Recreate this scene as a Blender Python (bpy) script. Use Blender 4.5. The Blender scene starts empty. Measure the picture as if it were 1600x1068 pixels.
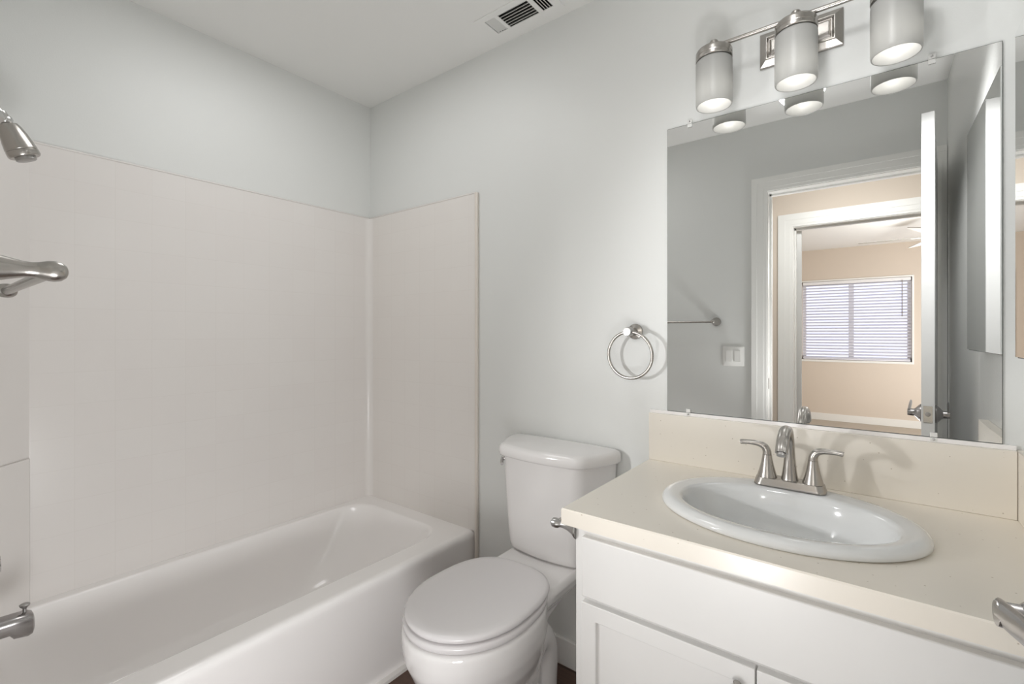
import bpy, bmesh, math, random
from mathutils import Vector, Matrix, Quaternion
random.seed(7)
R = math.radians
PI = math.pi
S = bpy.context.scene
COL = S.collection

# ---------------------------------------------------------------- camera, world, lights, exposure
# metres; the camera stands in the doorway at x=0, y=0; the mirror wall is the plane y=1.52
cam = bpy.data.cameras.new('camera')
cam.sensor_fit = 'HORIZONTAL'; cam.sensor_width = 36.0
cam.lens = 733.0/1600*36.0
cam.shift_y = -13.0/1600
cam.clip_start = 0.01
camo = bpy.data.objects.new('camera', cam); COL.objects.link(camo)
camo.location = (0, 0, 1.24)
camo.rotation_euler = (R(90), 0, R(37.6))
S.camera = camo

S.view_settings.view_transform = 'Standard'
S.view_settings.look = 'None'
S.view_settings.gamma = 1
S.view_settings.use_curve_mapping = False
S.view_settings.exposure = 0.04
S.cycles.diffuse_bounces = 8
S.cycles.glossy_bounces = 8
S.cycles.transmission_bounces = 8
S.cycles.max_bounces = 16
S.cycles.caustics_reflective = False
S.cycles.caustics_refractive = False
S.cycles.sample_clamp_indirect = 4.0

world = bpy.data.worlds.new('world'); S.world = world
world.use_nodes = True
bg = world.node_tree.nodes['Background']
bg.inputs[0].default_value = (0.90, 0.90, 1.0, 1)
bg.inputs[1].default_value = 1.5

def area(name, loc, target, sx, sy, power, color=(1, 1, 1), spread=180):
    l = bpy.data.lights.new(name, 'AREA'); l.shape = 'RECTANGLE'
    l.size = sx; l.size_y = sy; l.energy = power; l.color = color; l.spread = R(spread)
    o = bpy.data.objects.new(name, l); COL.objects.link(o)
    o.location = loc
    d = Vector(target)-Vector(loc)
    o.rotation_euler = d.to_track_quat('-Z', 'Y').to_euler()
    return o
def point(name, loc, power, radius, color=(1, 1, 1)):
    l = bpy.data.lights.new(name, 'POINT'); l.energy = power; l.shadow_soft_size = radius; l.color = color
    o = bpy.data.objects.new(name, l); COL.objects.link(o); o.location = loc
    return o
def spot(name, loc, target, power, radius, angle, color=(1, 1, 1)):
    l = bpy.data.lights.new(name, 'SPOT'); l.energy = power; l.shadow_soft_size = radius; l.color = color
    l.spot_size = R(angle); l.spot_blend = 1.0
    o = bpy.data.objects.new(name, l); COL.objects.link(o); o.location = loc
    o.rotation_euler = (Vector(target)-Vector(loc)).to_track_quat('-Z', 'Y').to_euler()
    return o
PW = dict(hall_narrow=4.2, hall_wall=10, bath_top=3.9, fan=24, bulb=0.17, low=33, up=42, gap=125, side=15, side_low=28, wallr=14, bed=42)
area('hall_doorway_fill', (-0.41, -0.5, 0.37), (-0.20, 1.5, 2.0), 0.12, 0.5, PW['hall_narrow'], (1, 1, 1), 110)  # added lamp hidden low in the hall, stands in for doorway daylight
area('hall_wall_fill', (-0.1, -0.17, 2.20), (-0.1, -1.0, 0.95), 0.6, 0.15, PW['hall_wall'], (1, 1, 0.98))  # added unseen lamp that brightens the hall wall and casing
area('bath_top_fill', (-1.45, 0.80, 2.425), (-1.45, 0.80, 0), 0.5, 0.5, PW['bath_top'], (1, 1, 1))  # added fill over the tub, no fixture hangs there
point('bedroom_fan_fill', (0.52, -3.1, 1.97), PW['fan'], 0.06, (1, 1, 0.97))  # unseen lamp added below the fan to light the bedroom
spot('low_fill', (-0.30, 0.14, 0.46), (-1.5, 0.48, 0.35), PW['low'], 0.14, 115)  # added fill near the floor, brightens the tub apron
spot('ceiling_fill', (-0.05, 0.20, 0.55), (-0.80, 0.62, 2.44), PW['up'], 0.12, 115)  # added upward fill for the ceiling and upper walls
spot('door_gap_fill', (0.07, 1.30, 2.32), (0.27, 0.32, 1.0), PW['gap'], 0.06, 50)  # added spot for the wall behind the open door, no vanity lamp
area('bedroom_fill', (1.35, -3.3, 0.5), (-0.6, -4.2, 2.44), 0.8, 0.8, PW['bed'])  # invented uplight out of sight, brightens the bedroom ceiling
spot('side_fill', (-1.25, 0.068, 1.75), (0.30, 1.52, 1.45), PW['side'], 0.033, 62)  # added spot close to the door wall, lifts the mirror wall
spot('side_fill_low', (-1.25, 0.066, 1.16), (-0.12, 1.52, 0.98), PW['side_low'], 0.034, 78)  # added lower spot for backsplash, tank and wall around them
spot('wall_fill', (-0.25, 0.62, 2.34), (0.12, 1.52, 1.55), PW['wallr'], 0.10, 80)  # added unseen spot below the ceiling, brightens the back wall

# ---------------------------------------------------------------- materials
def mat(name, color, rough=0.5, metal=0.0, bump=0.0, bscale=200.0, spec=0.5, coat=0.0, trans=0.0, extra=None):
    m = bpy.data.materials.new(name); m.use_nodes = True
    nt = m.node_tree; p = nt.nodes['Principled BSDF']
    p.inputs['Base Color'].default_value = (*color, 1)
    p.inputs['Roughness'].default_value = rough
    p.inputs['Metallic'].default_value = metal
    p.inputs['Specular IOR Level'].default_value = spec
    p.inputs['Coat Weight'].default_value = coat
    p.inputs['Transmission Weight'].default_value = trans
    # a slight procedural unevenness everywhere
    g = nt.nodes.new('ShaderNodeNewGeometry')
    n = nt.nodes.new('ShaderNodeTexNoise'); n.inputs['Scale'].default_value = bscale
    n.inputs['Detail'].default_value = 3
    nt.links.new(g.outputs['Position'], n.inputs['Vector'])
    if bump > 0:
        b = nt.nodes.new('ShaderNodeBump'); b.inputs['Strength'].default_value = bump
        b.inputs['Distance'].default_value = 0.002
        nt.links.new(n.outputs['Fac'], b.inputs['Height'])
        nt.links.new(b.outputs['Normal'], p.inputs['Normal'])
    if extra: extra(nt, p, g, n)
    return m

def N(nt, t): return nt.nodes.new(t)
def tile_extra(ax):
    def f(nt, p, g, n):
        sep = N(nt, 'ShaderNodeSeparateXYZ'); nt.links.new(g.outputs['Position'], sep.inputs[0])
        cmb = N(nt, 'ShaderNodeCombineXYZ')
        add = N(nt, 'ShaderNodeMath'); add.operation = 'ADD'; add.inputs[1].default_value = -0.0305 if ax == 'Y' else 0.02
        nt.links.new(sep.outputs[ax], add.inputs[0])
        addz = N(nt, 'ShaderNodeMath'); addz.operation = 'ADD'; addz.inputs[1].default_value = 0.06
        nt.links.new(sep.outputs['Z'], addz.inputs[0])
        nt.links.new(add.outputs[0], cmb.inputs[0]); nt.links.new(addz.outputs[0], cmb.inputs[1])
        br = N(nt, 'ShaderNodeTexBrick'); br.offset = 0.0; br.squash = 1.0
        br.inputs['Scale'].default_value = 1.0
        br.inputs['Brick Width'].default_value = 0.1065; br.inputs['Row Height'].default_value = 0.1065
        br.inputs['Mortar Size'].default_value = 0.0016; br.inputs['Mortar Smooth'].default_value = 0.6
        c = p.inputs['Base Color'].default_value
        br.inputs['Color1'].default_value = c
        br.inputs['Color2'].default_value = (c[0]*0.99, c[1]*0.985, c[2]*0.985, 1)
        br.inputs['Mortar'].default_value = (c[0]*0.965, c[1]*0.96, c[2]*0.955, 1)
        nt.links.new(cmb.outputs[0], br.inputs['Vector'])
        nt.links.new(br.outputs['Color'], p.inputs['Base Color'])
        b = N(nt, 'ShaderNodeBump'); b.invert = True; b.inputs['Strength'].default_value = 0.07; b.inputs['Distance'].default_value = 0.001
        nt.links.new(br.outputs['Fac'], b.inputs['Height']); nt.links.new(b.outputs['Normal'], p.inputs['Normal'])
    return f
def speck_extra(nt, p, g, n):
    v = N(nt, 'ShaderNodeTexVoronoi'); v.inputs['Scale'].default_value = 55
    nt.links.new(g.outputs['Position'], v.inputs['Vector'])
    rp = N(nt, 'ShaderNodeValToRGB'); rp.color_ramp.elements[0].position = 0.06; rp.color_ramp.elements[1].position = 0.1
    nt.links.new(v.outputs['Distance'], rp.inputs[0])
    # only some cells carry a dark fleck
    w = N(nt, 'ShaderNodeSeparateColor'); nt.links.new(v.outputs['Color'], w.inputs[0])
    gt = N(nt, 'ShaderNodeMath'); gt.operation = 'GREATER_THAN'; gt.inputs[1].default_value = 0.55
    nt.links.new(w.outputs[0], gt.inputs[0])
    inv = N(nt, 'ShaderNodeMath'); inv.operation = 'SUBTRACT'; inv.inputs[0].default_value = 1
    nt.links.new(rp.outputs[0], inv.inputs[1])
    mul = N(nt, 'ShaderNodeMath'); mul.operation = 'MULTIPLY'
    nt.links.new(inv.outputs[0], mul.inputs[0]); nt.links.new(gt.outputs[0], mul.inputs[1])
    mx = N(nt, 'ShaderNodeMix'); mx.data_type = 'RGBA'
    c = p.inputs['Base Color'].default_value
    mx.inputs[6].default_value = c; mx.inputs[7].default_value = (0.33, 0.26, 0.18, 1)
    half = N(nt, 'ShaderNodeMath'); half.operation = 'MULTIPLY'; half.inputs[1].default_value = 0.6
    nt.links.new(mul.outputs[0], half.inputs[0]); nt.links.new(half.outputs[0], mx.inputs[0])
    nt.links.new(mx.outputs[2], p.inputs['Base Color'])
def wood_extra(nt, p, g, n):
    br = N(nt, 'ShaderNodeTexBrick'); br.offset = 0.4
    br.inputs['Scale'].default_value = 1; br.inputs['Brick Width'].default_value = 1.2; br.inputs['Row Height'].default_value = 0.15
    br.inputs['Mortar Size'].default_value = 0.002
    br.inputs['Color1'].default_value = (0.115, 0.06, 0.042, 1); br.inputs['Color2'].default_value = (0.15, 0.08, 0.055, 1)
    br.inputs['Mortar'].default_value = (0.03, 0.018, 0.012, 1)
    nt.links.new(g.outputs['Position'], br.inputs['Vector'])
    mp = N(nt, 'ShaderNodeMapping'); mp.inputs['Scale'].default_value = (3, 60, 1)
    nt.links.new(g.outputs['Position'], mp.inputs[0])
    n2 = N(nt, 'ShaderNodeTexNoise'); n2.inputs['Scale'].default_value = 2.0; n2.inputs['Detail'].default_value = 6
    nt.links.new(mp.outputs[0], n2.inputs['Vector'])
    mx = N(nt, 'ShaderNodeMix'); mx.data_type = 'RGBA'; mx.blend_type = 'MULTIPLY'; mx.inputs[0].default_value = 0.7
    nt.links.new(br.outputs['Color'], mx.inputs[6]); nt.links.new(n2.outputs['Fac'], mx.inputs[7])
    nt.links.new(mx.outputs[2], p.inputs['Base Color'])

M = {}
M['paint'] = mat('grey_white_wall_paint', (0.715, 0.725, 0.712), 0.45, bump=0.10, bscale=260)
M['gloss'] = mat('semi_gloss_wall_paint', (0.72, 0.725, 0.71), 0.22, bump=0.25, bscale=170)
M['ceil'] = mat('ceiling_paint', (0.79, 0.79, 0.775), 0.7, bump=0.10, bscale=180)
M['beige'] = mat('beige_wall_paint', (0.66, 0.58, 0.50), 0.6, bump=0.08, bscale=220)
M['trim'] = mat('white_trim_paint', (0.82, 0.82, 0.80), 0.3)
M['doorp'] = mat('white_door_paint', (0.62, 0.62, 0.61), 0.3, bump=0.05, bscale=120)
M['floor'] = mat('brown_wood_floor', (0.12, 0.06, 0.04), 0.4, extra=wood_extra)
M['carpet'] = mat('beige_carpet', (0.50, 0.45, 0.39), 0.95, bump=0.5, bscale=500)
M['tile_long'] = mat('surround_tile_long', (0.765, 0.74, 0.72), 0.25, extra=tile_extra('Y'))
M['tile_end'] = mat('surround_tile_end', (0.765, 0.738, 0.71), 0.25, extra=tile_extra('X'))
M['tile_plain'] = mat('surround_trim', (0.77, 0.745, 0.725), 0.25)
M['edge'] = mat('surround_edge_trim', (0.72, 0.67, 0.61), 0.35)
M['tub'] = mat('bathtub_enamel', (0.88, 0.86, 0.85), 0.16, coat=0.2)
M['china'] = mat('white_vitreous_china', (0.78, 0.765, 0.76), 0.12, coat=0.3)
M['seatp'] = mat('toilet_seat_plastic', (0.70, 0.68, 0.685), 0.22)
M['sink'] = mat('sink_porcelain', (0.76, 0.77, 0.77), 0.08, coat=0.4)
M['cab'] = mat('cabinet_white_paint', (0.77, 0.765, 0.755), 0.35)
M['quartz'] = mat('beige_quartz', (0.80, 0.755, 0.68), 0.26, extra=speck_extra)
M['nickel'] = mat('brushed_nickel', (0.43, 0.41, 0.385), 0.27, metal=1.0, bump=0.03, bscale=900)
M['dnickel'] = mat('satin_nickel_dark', (0.42, 0.41, 0.40), 0.30, metal=1.0)
M['steel'] = mat('worn_chrome', (0.36, 0.345, 0.34), 0.22, metal=1.0)
M['chrome'] = mat('chrome', (0.66, 0.655, 0.65), 0.10, metal=1.0)
M['mirror'] = mat('mirror_silvering', (0.90, 0.905, 0.90), 0.0, metal=1.0)
M['medge'] = mat('mirror_glass_edge', (0.16, 0.18, 0.17), 0.2)
M['clip'] = mat('clear_plastic_clip', (0.88, 0.88, 0.86), 0.2, trans=0.15)
M['shade'] = mat('frosted_opal_glass', (0.50, 0.50, 0.487), 0.35)
M['ventp'] = mat('vent_enamel', (0.74, 0.74, 0.72), 0.45)
M['dark'] = mat('dark_duct', (0.035, 0.035, 0.035), 0.8)
M['switch'] = mat('switch_plastic', (0.80, 0.80, 0.78), 0.3)
M['slat'] = mat('blind_slat', (0.80, 0.80, 0.86), 0.4)
M['frame'] = mat('window_vinyl', (0.85, 0.85, 0.87), 0.4)
M['blade'] = mat('fan_white', (0.82, 0.82, 0.80), 0.4)
M['bulb'] = mat('bulb_glass', (0.9, 0.9, 0.88), 0.3)
# opal glass lets part of the light through
def opal():
    m = M['shade']; nt = m.node_tree; p = nt.nodes['Principled BSDF']; out = nt.nodes['Material Output']
    t = N(nt, 'ShaderNodeBsdfTranslucent'); t.inputs[0].default_value = (0.7, 0.7, 0.68, 1)
    mx = N(nt, 'ShaderNodeMixShader'); mx.inputs[0].default_value = 0.35
    nt.links.new(p.outputs[0], mx.inputs[1]); nt.links.new(t.outputs[0], mx.inputs[2]); nt.links.new(mx.outputs[0], out.inputs[0])
opal()
def glass():
    m = bpy.data.materials.new('window_glass'); m.use_nodes = True
    nt = m.node_tree; nt.nodes.remove(nt.nodes['Principled BSDF']); out = nt.nodes['Material Output']
    a = N(nt, 'ShaderNodeBsdfTransparent'); a.inputs[0].default_value = (0.95, 0.96, 1, 1)
    b = N(nt, 'ShaderNodeBsdfGlossy'); b.inputs['Roughness'].default_value = 0.0
    lw = N(nt, 'ShaderNodeLayerWeight'); lw.inputs[0].default_value = 0.15
    mx = N(nt, 'ShaderNodeMixShader')
    nt.links.new(lw.outputs['Fresnel'], mx.inputs[0]); nt.links.new(a.outputs[0], mx.inputs[1]); nt.links.new(b.outputs[0], mx.inputs[2])
    nt.links.new(mx.outputs[0], out.inputs[0])
    return m
M['glass'] = glass()

# ---------------------------------------------------------------- helpers
ORG = {}
def tag(o, label=None, cat=None, group=None, kind=None):
    if label: o['label'] = label
    if cat: o['category'] = cat
    if group: o['group'] = group
    if kind: o['kind'] = kind
    return o
def empty(name, loc, label, cat, group=None, kind=None):
    o = bpy.data.objects.new(name, None); COL.objects.link(o); o.location = loc
    o.empty_display_size = 0.05
    ORG[o] = Vector(loc)
    return tag(o, label, cat, group, kind)
def obj(name, bm, m, parent=None, angle=40, bevel=0, bseg=2, org=None, smooth=True, sub=0, remesh=0, label=None):
    bmesh.ops.recalc_face_normals(bm, faces=bm.faces)
    vs = [v.co for v in bm.verts]
    if org is None:
        lo = Vector([min(v[i] for v in vs) for i in range(3)]); hi = Vector([max(v[i] for v in vs) for i in range(3)])
        org = (lo+hi)/2
        if parent is None: org.z = lo.z
    org = Vector(org)
    for v in bm.verts: v.co -= org
    me = bpy.data.meshes.new(name); bm.to_mesh(me); bm.free()
    me.materials.append(M[m] if isinstance(m, str) else m)
    if smooth:
        for p in me.polygons: p.use_smooth = True
        if not remesh: me.set_sharp_from_angle(angle=R(angle))
    o = bpy.data.objects.new(name, me); COL.objects.link(o)
    if parent is not None:
        o.parent = parent; o.location = org-ORG[parent]
    else: o.location = org
    ORG[o] = org
    if bevel:
        b = o.modifiers.new('bevel', 'BEVEL'); b.width = bevel; b.segments = bseg; b.limit_method = 'ANGLE'; b.angle_limit = R(35)
        b.harden_normals = False
    if remesh:
        r = o.modifiers.new('remesh', 'REMESH'); r.mode = 'VOXEL'; r.voxel_size = remesh; r.use_smooth_shade = True
        s = o.modifiers.new('smooth', 'SMOOTH'); s.iterations = 8; s.factor = 0.5
    if sub:
        s = o.modifiers.new('sub', 'SUBSURF'); s.levels = sub; s.render_levels = sub
    if label: o['label'] = label
    return o
def B(): return bmesh.new()
def box(bm, x0, x1, y0, y1, z0, z1, mtx=None):
    vs = [bm.verts.new((x, y, z)) for z in (z0, z1) for x, y in ((x0, y0), (x1, y0), (x1, y1), (x0, y1))]
    if mtx is not None:
        for v in vs: v.co = mtx @ v.co
    for f in ((3, 2, 1, 0), (4, 5, 6, 7), (0, 1, 5, 4), (1, 2, 6, 5), (2, 3, 7, 6), (3, 0, 4, 7)):
        bm.faces.new([vs[i] for i in f])
    return bm
def loft(bm, rings, cap0=True, cap1=True, closed=False):
    vr = [[bm.verts.new(p) for p in r] for r in rings]
    n = len(vr[0]); k = len(vr)
    for i in range(k if closed else k-1):
        a, b = vr[i], vr[(i+1) % k]
        for j in range(n):
            bm.faces.new((a[j], a[(j+1) % n], b[(j+1) % n], b[j]))
    if not closed:
        if cap0: bm.faces.new(vr[0][::-1])
        if cap1: bm.faces.new(vr[-1])
    return bm
def axis_m(o, d):
    d = Vector(d).normalized()
    q = Vector((0, 0, 1)).rotation_difference(d)
    return Matrix.Translation(Vector(o)) @ q.to_matrix().to_4x4()
def lathe(bm, prof, o=(0, 0, 0), d=(0, 0, 1), n=40, closed=False):
    m = axis_m(o, d)
    rings = []
    for r, z in prof:
        r = max(r, 1e-5)
        rings.append([m @ Vector((r*math.cos(2*PI*i/n), r*math.sin(2*PI*i/n), z)) for i in range(n)])
    return loft(bm, rings, closed=closed)
def smoothpath(pts, k=8):
    """Catmull-Rom through tuples of any length"""
    out = []
    P = [pts[0]]+list(pts)+[pts[-1]]
    for i in range(1, len(P)-2):
        p0, p1, p2, p3 = P[i-1], P[i], P[i+1], P[i+2]
        for s in range(k):
            t = s/k
            out.append(tuple(0.5*((2*b)+(-a+c)*t+(2*a-5*b+4*c-d)*t*t+(-a+3*b-3*c+d)*t**3) for a, b, c, d in zip(p0, p1, p2, p3)))
    out.append(tuple(pts[-1]))
    return out
def tube(bm, path, n=20, up=None, cap=True):
    """path entries: (x, y, z, r) or (x, y, z, r_side, r_up)"""
    pts = [Vector(p[:3]) for p in path]
    rings = []
    t0 = (pts[1]-pts[0]).normalized()
    u = Vector(up) if up else (Vector((0, 0, 1)) if abs(t0.z) < 0.9 else Vector((0, 1, 0)))
    for i, p in enumerate(pts):
        t = (pts[min(i+1, len(pts)-1)]-pts[max(i-1, 0)]).normalized()
        u = (u-t*u.dot(t)).normalized()
        s = t.cross(u)
        ra = path[i][3]; rb = path[i][4] if len(path[i]) > 4 else ra
        rings.append([p+s*ra*math.cos(2*PI*j/n)+u*rb*math.sin(2*PI*j/n) for j in range(n)])
    return loft(bm, rings, cap, cap)
def torus(bm, c, R1, r, axis, n=64, m=14):
    mt = axis_m(c, axis)
    rings = []
    for i in range(n):
        a = 2*PI*i/n
        rings.append([mt @ Vector(((R1+r*math.cos(2*PI*j/m))*math.cos(a), (R1+r*math.cos(2*PI*j/m))*math.sin(a), r*math.sin(2*PI*j/m))) for j in range(m)])
    return loft(bm, rings, closed=True)
def rrect(x0, x1, y0, y1, r, z, n=10):
    pts = []
    for cx, cy, a0 in ((x1-r, y1-r, 0), (x0+r, y1-r, 90), (x0+r, y0+r, 180), (x1-r, y0+r, 270)):
        for i in range(n+1):
            a = R(a0+90*i/n)
            pts.append(Vector((cx+r*math.cos(a), cy+r*math.sin(a), z)))
    return pts
def rrect_e(x0, x1, y0, y1, r, z, n=10, e=8):
    """same with extra points along the straights"""
    c = rrect(x0, x1, y0, y1, r, z, n); out = []
    for k in range(4):
        seg = c[k*(n+1):(k+1)*(n+1)]; nx = c[((k+1) % 4)*(n+1)]
        out += seg
        for i in range(1, e): out.append(seg[-1].lerp(nx, i/e))
    return out
def ell(cx, cy, a, b, z, n=72, p=2.0):
    out = []
    for i in range(n):
        t = 2*PI*i/n; c, s = math.cos(t), math.sin(t)
        out.append(Vector((cx+a*math.copysign(abs(c)**(2/p), c), cy+b*math.copysign(abs(s)**(2/p), s), z)))
    return out
def egg(cx, cy, a, bf, bb, z, n=72, pf=2.0, pb=2.4):
    """oval: bf towards -y (front), bb towards +y (back)"""
    out = []
    for i in range(n):
        t = 2*PI*i/n; c, s = math.cos(t), math.sin(t)
        p = pb if s > 0 else pf
        b = bb if s > 0 else bf
        out.append(Vector((cx+a*math.copysign(abs(c)**(2/p), c), cy+b*math.copysign(abs(s)**(2/p), s), z)))
    return out
def prism(bm, poly, z0, z1):
    return loft(bm, [[Vector((x, y, z0)) for x, y in poly], [Vector((x, y, z1)) for x, y in poly]])
def struct(name, bm, m, label=None, cat=None, **k):
    o = obj(name, bm, m, None, smooth=k.pop('smooth', False), **k); o['kind'] = 'structure'
    return tag(o, label, cat)

# ---------------------------------------------------------------- setting
XL, XR, YB, YF, H = -2.124, 0.277, 1.52, 0.022, 2.44
HB = -0.09           # hall face of the door wall
HY = -1.0            # face of the far hall wall
BY = -4.98           # far bedroom wall
DX0, DX1, DH = -0.475, 0.235, 2.045      # bathroom door opening
EX0, EX1 = -0.468, 0.30                  # bedroom door opening
struct('floor', box(B(), -2.6, 2.4, BY-0.15, YB+0.12, -0.12, 0), 'floor', 'dark brown wood plank floor between tub, toilet and vanity', 'floor')
VX0, VX1, VY0, VY1 = -1.195, -0.918, 1.360, 1.456     # duct opening
b = B()
box(b, -2.6, VX0, BY-0.15, YB+0.12, H, H+0.12); box(b, VX1, 2.4, BY-0.15, YB+0.12, H, H+0.12)
box(b, VX0, VX1, BY-0.15, VY0, H, H+0.12); box(b, VX0, VX1, VY1, YB+0.12, H, H+0.12)
struct('ceiling', b, 'ceil', 'flat light grey ceiling over the bathroom', 'ceiling')
struct('floor_bedroom', box(B(), -2.3, 1.9, BY, HY-0.12, 0.0, 0.012), 'carpet', 'grey beige carpet of the bedroom beyond the hall', 'floor')
struct('wall_left', box(B(), XL-0.12, XL, HB, YB+0.12, 0, H), 'paint', 'light grey painted wall above the long side of the tub', 'wall')
struct('wall_back', box(B(), XL, XR, YB, YB+0.12, 0, H), 'paint', 'light grey painted wall behind toilet, vanity and mirror', 'wall')
struct('wall_right', box(B(), XR, XR+0.12, YF, YB+0.12, 0, H), 'gloss', 'painted wall carrying the mirrored cabinet at the vanity end', 'wall')
b = B()
box(b, XL, DX0-0.02, HB, YF, 0, H); box(b, DX1+0.02, 1.42, HB, YF, 0, H); box(b, DX0-0.02, DX1+0.02, HB, YF, DH+0.02, H)
struct('wall_front', b, 'paint', 'grey wall around the bathroom doorway, seen in the wall mirror', 'wall')
b = B()
box(b, -2.3, EX0-0.02, HY-0.12, HY, 0, H); box(b, EX1+0.02, 1.9, HY-0.12, HY, 0, H); box(b, EX0-0.02, EX1+0.02, HY-0.12, HY, 2.045, H)
struct('wall_hall', b, 'beige', 'beige hall wall around the bedroom doorway, seen in the wall mirror', 'wall')
struct('wall_hall_left', box(B(), -1.72, -1.6, HY, HB, 0, H), 'beige', 'beige end wall of the hall', 'wall')
struct('wall_hall_right', box(B(), 1.3, 1.42, HY, HB, 0, H), 'beige', 'beige end wall of the hall beyond the door', 'wall')
WX0, WX1, WZ0, WZ1 = -0.825, 0.40, 0.87, 1.985
b = B()
box(b, -2.3, WX0, BY-0.12, BY, 0, H); box(b, WX1, 1.9, BY-0.12, BY, 0, H)
box(b, WX0, WX1, BY-0.12, BY, 0, WZ0); box(b, WX0, WX1, BY-0.12, BY, WZ1, H)
struct('wall_bedroom', b, 'beige', 'beige bedroom wall around the blind-covered window, seen in the mirror', 'wall')
struct('wall_bedroom_left', box(B(), -2.42, -2.3, BY-0.12, HY, 0, H), 'beige', 'beige side wall of the bedroom', 'wall')
struct('wall_bedroom_right', box(B(), 1.9, 2.02, BY-0.12, HY, 0, H), 'beige', 'beige side wall of the bedroom', 'wall')
struct('baseboard_back', box(B(), -1.353, -0.566, YB-0.014, YB, 0, 0.10), 'trim', 'white baseboard behind the toilet', 'baseboard', bevel=0.003)
struct('baseboard_bedroom', box(B(), -2.3, 1.9, BY, BY+0.014, 0.012, 0.11), 'trim', 'white baseboard under the bedroom window', 'baseboard', bevel=0.003)
struct('baseboard_front', box(B(), -1.36, DX0-0.085, YF, YF+0.012, 0, 0.09), 'trim', 'white baseboard under the towel bar', 'baseboard', bevel=0.003)

def casing(name, x0, x1, top, yface, sgn, wl, wr, label, jy0, jy1):
    """door lining and stepped casing on one face, one mesh"""
    b = B()
    def yb(a, c):
        p, q = yface+sgn*a, yface+sgn*c
        return (min(p, q), max(p, q))
    for d0, d1, th in ((0.005, 0.022, 0.009), (0.022, 0.055, 0.012), (0.055, 1, 0.015)):
        l1 = min(d1, wl); r1 = min(d1, wr); t1 = min(d1, wl)
        y0, y1 = yb(0, th)
        if l1 > d0: box(b, x0-l1, x0-d0, y0, y1, 0, top+d0)
        if r1 > d0: box(b, x1+d0, x1+r1, y0, y1, 0, top+d0)
        box(b, x0-l1, x1+max(r1, min(d0, wr)), y0, y1, top+d0, top+t1)
    # lining
    box(b, x0-0.019, x0, jy0, jy1, 0, top); box(b, x1, x1+0.019, jy0, jy1, 0, top); box(b, x0-0.019, x1+0.019, jy0, jy1, top, top+0.019)
    # stop bead
    sy = (jy0+jy1)/2-0.012
    box(b, x0, x0+0.010, sy-0.018, sy+0.012, 0, top); box(b, x1-0.010, x1, sy-0.018, sy+0.012, 0, top); box(b, x0, x1, sy-0.018, sy+0.012, top-0.010, top)
    return struct(name, b, 'trim', label, 'door casing')
tr = casing('trim_1', DX0, DX1, DH, YF, 1, 0.083, 0.040, 'white stepped casing of the bathroom doorway, reflected in the wall mirror', HB, YF)
sp = obj('strike_plate', box(B(), DX0, DX0+0.0015, -0.012, 0.012, 0.925, 0.985), 'dnickel', tr, label='small metal strike plate')
casing('trim_2', EX0, EX1, 2.025, HY, 1, 0.10, 0.10, 'white stepped casing of the bedroom doorway beyond the hall', HY-0.12, HY)
struct('trim_3', box(B(), XL+0.02, -1.362, YF+0.02, YB-0.02, 0, 0.012), 'tile_plain', 'thin pale strip along the floor at the tub apron', 'trim')

# bathroom door, open along the right wall
hinge = Vector((0.222, 0.045, 0)); dend = Vector((0.156, 0.775, 0))
dd = (dend-hinge).normalized(); DW = (dend-hinge).length
def door_m(): return Matrix.Translation(hinge) @ Matrix.Rotation(math.atan2(dd.y, dd.x), 4, 'Z')
dm = door_m()   # local x along the leaf, local y to the left of it (towards -x of the room)
T2 = 0.0185
d1 = struct('door_1', box(B(), 0, DW, -T2, T2, 0.012, 2.038, dm), 'doorp', 'white bathroom door standing open, latch edge seen in the mirror', 'door', bevel=0.002)
def lever(sgn):
    b = B()
    px = DW-0.065
    yv = dm.to_3x3() @ Vector((0, sgn, 0))
    base = dm @ Vector((px, sgn*T2, 0.945))
    lathe(b, [(0.0, 0), (0.032, 0.0), (0.0325, 0.004), (0.028, 0.009), (0.018, 0.017), (0.0135, 0.022), (0.0130, 0.038), (0.0125, 0.041), (0, 0.0412)], base, yv, 32)
    pts = []
    for s_, off, zz, ra, rb in ((0.010, 0.0365, 0.000, 0.0045, 0.0120), (0.004, 0.0365, 0.001, 0.0050, 0.0135), (-0.02, 0.0365, 0.006, 0.0048, 0.0140), (-0.06, 0.0365, 0.015, 0.0045, 0.0140), (-0.10, 0.036, 0.022, 0.0042, 0.0130), (-0.115, 0.0355, 0.024, 0.0038, 0.0110)):
        p = dm @ Vector((px+s_, sgn*(T2+off), 0.945+zz)); pts.append((*p, ra, rb))
    tube(b, smoothpath(pts, 5), 18)
    return obj('door_handle', b, 'steel', d1, label='satin nickel lever handle')
lever(1); lever(-1)
b = box(B(), DW-0.0005, DW+0.0018, -0.0125, 0.0125, 0.921, 0.979, dm)
lp = obj('latch_plate', b, 'chrome', d1, label='chrome latch plate')
b = lathe(B(), [(0, 0), (0.008, 0), (0.008, 0.007), (0, 0.009)], dm @ Vector((DW+0.001, 0, 0.950)), dd, 20)
obj('latch_bolt', b, 'dnickel', lp)

# bedroom door, swung back past square
b = B(); bmx = Matrix.Translation((EX0+0.004, HY-0.128, 0)) @ Matrix.Rotation(R(-98), 4, 'Z')
box(b, 0, 0.75, 0, 0.035, 0.024, 2.02, bmx)
d2 = struct('door_2', b, 'doorp', 'white bedroom door swung open beyond the hall, a sliver in the mirror', 'door', bevel=0.002)

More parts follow.
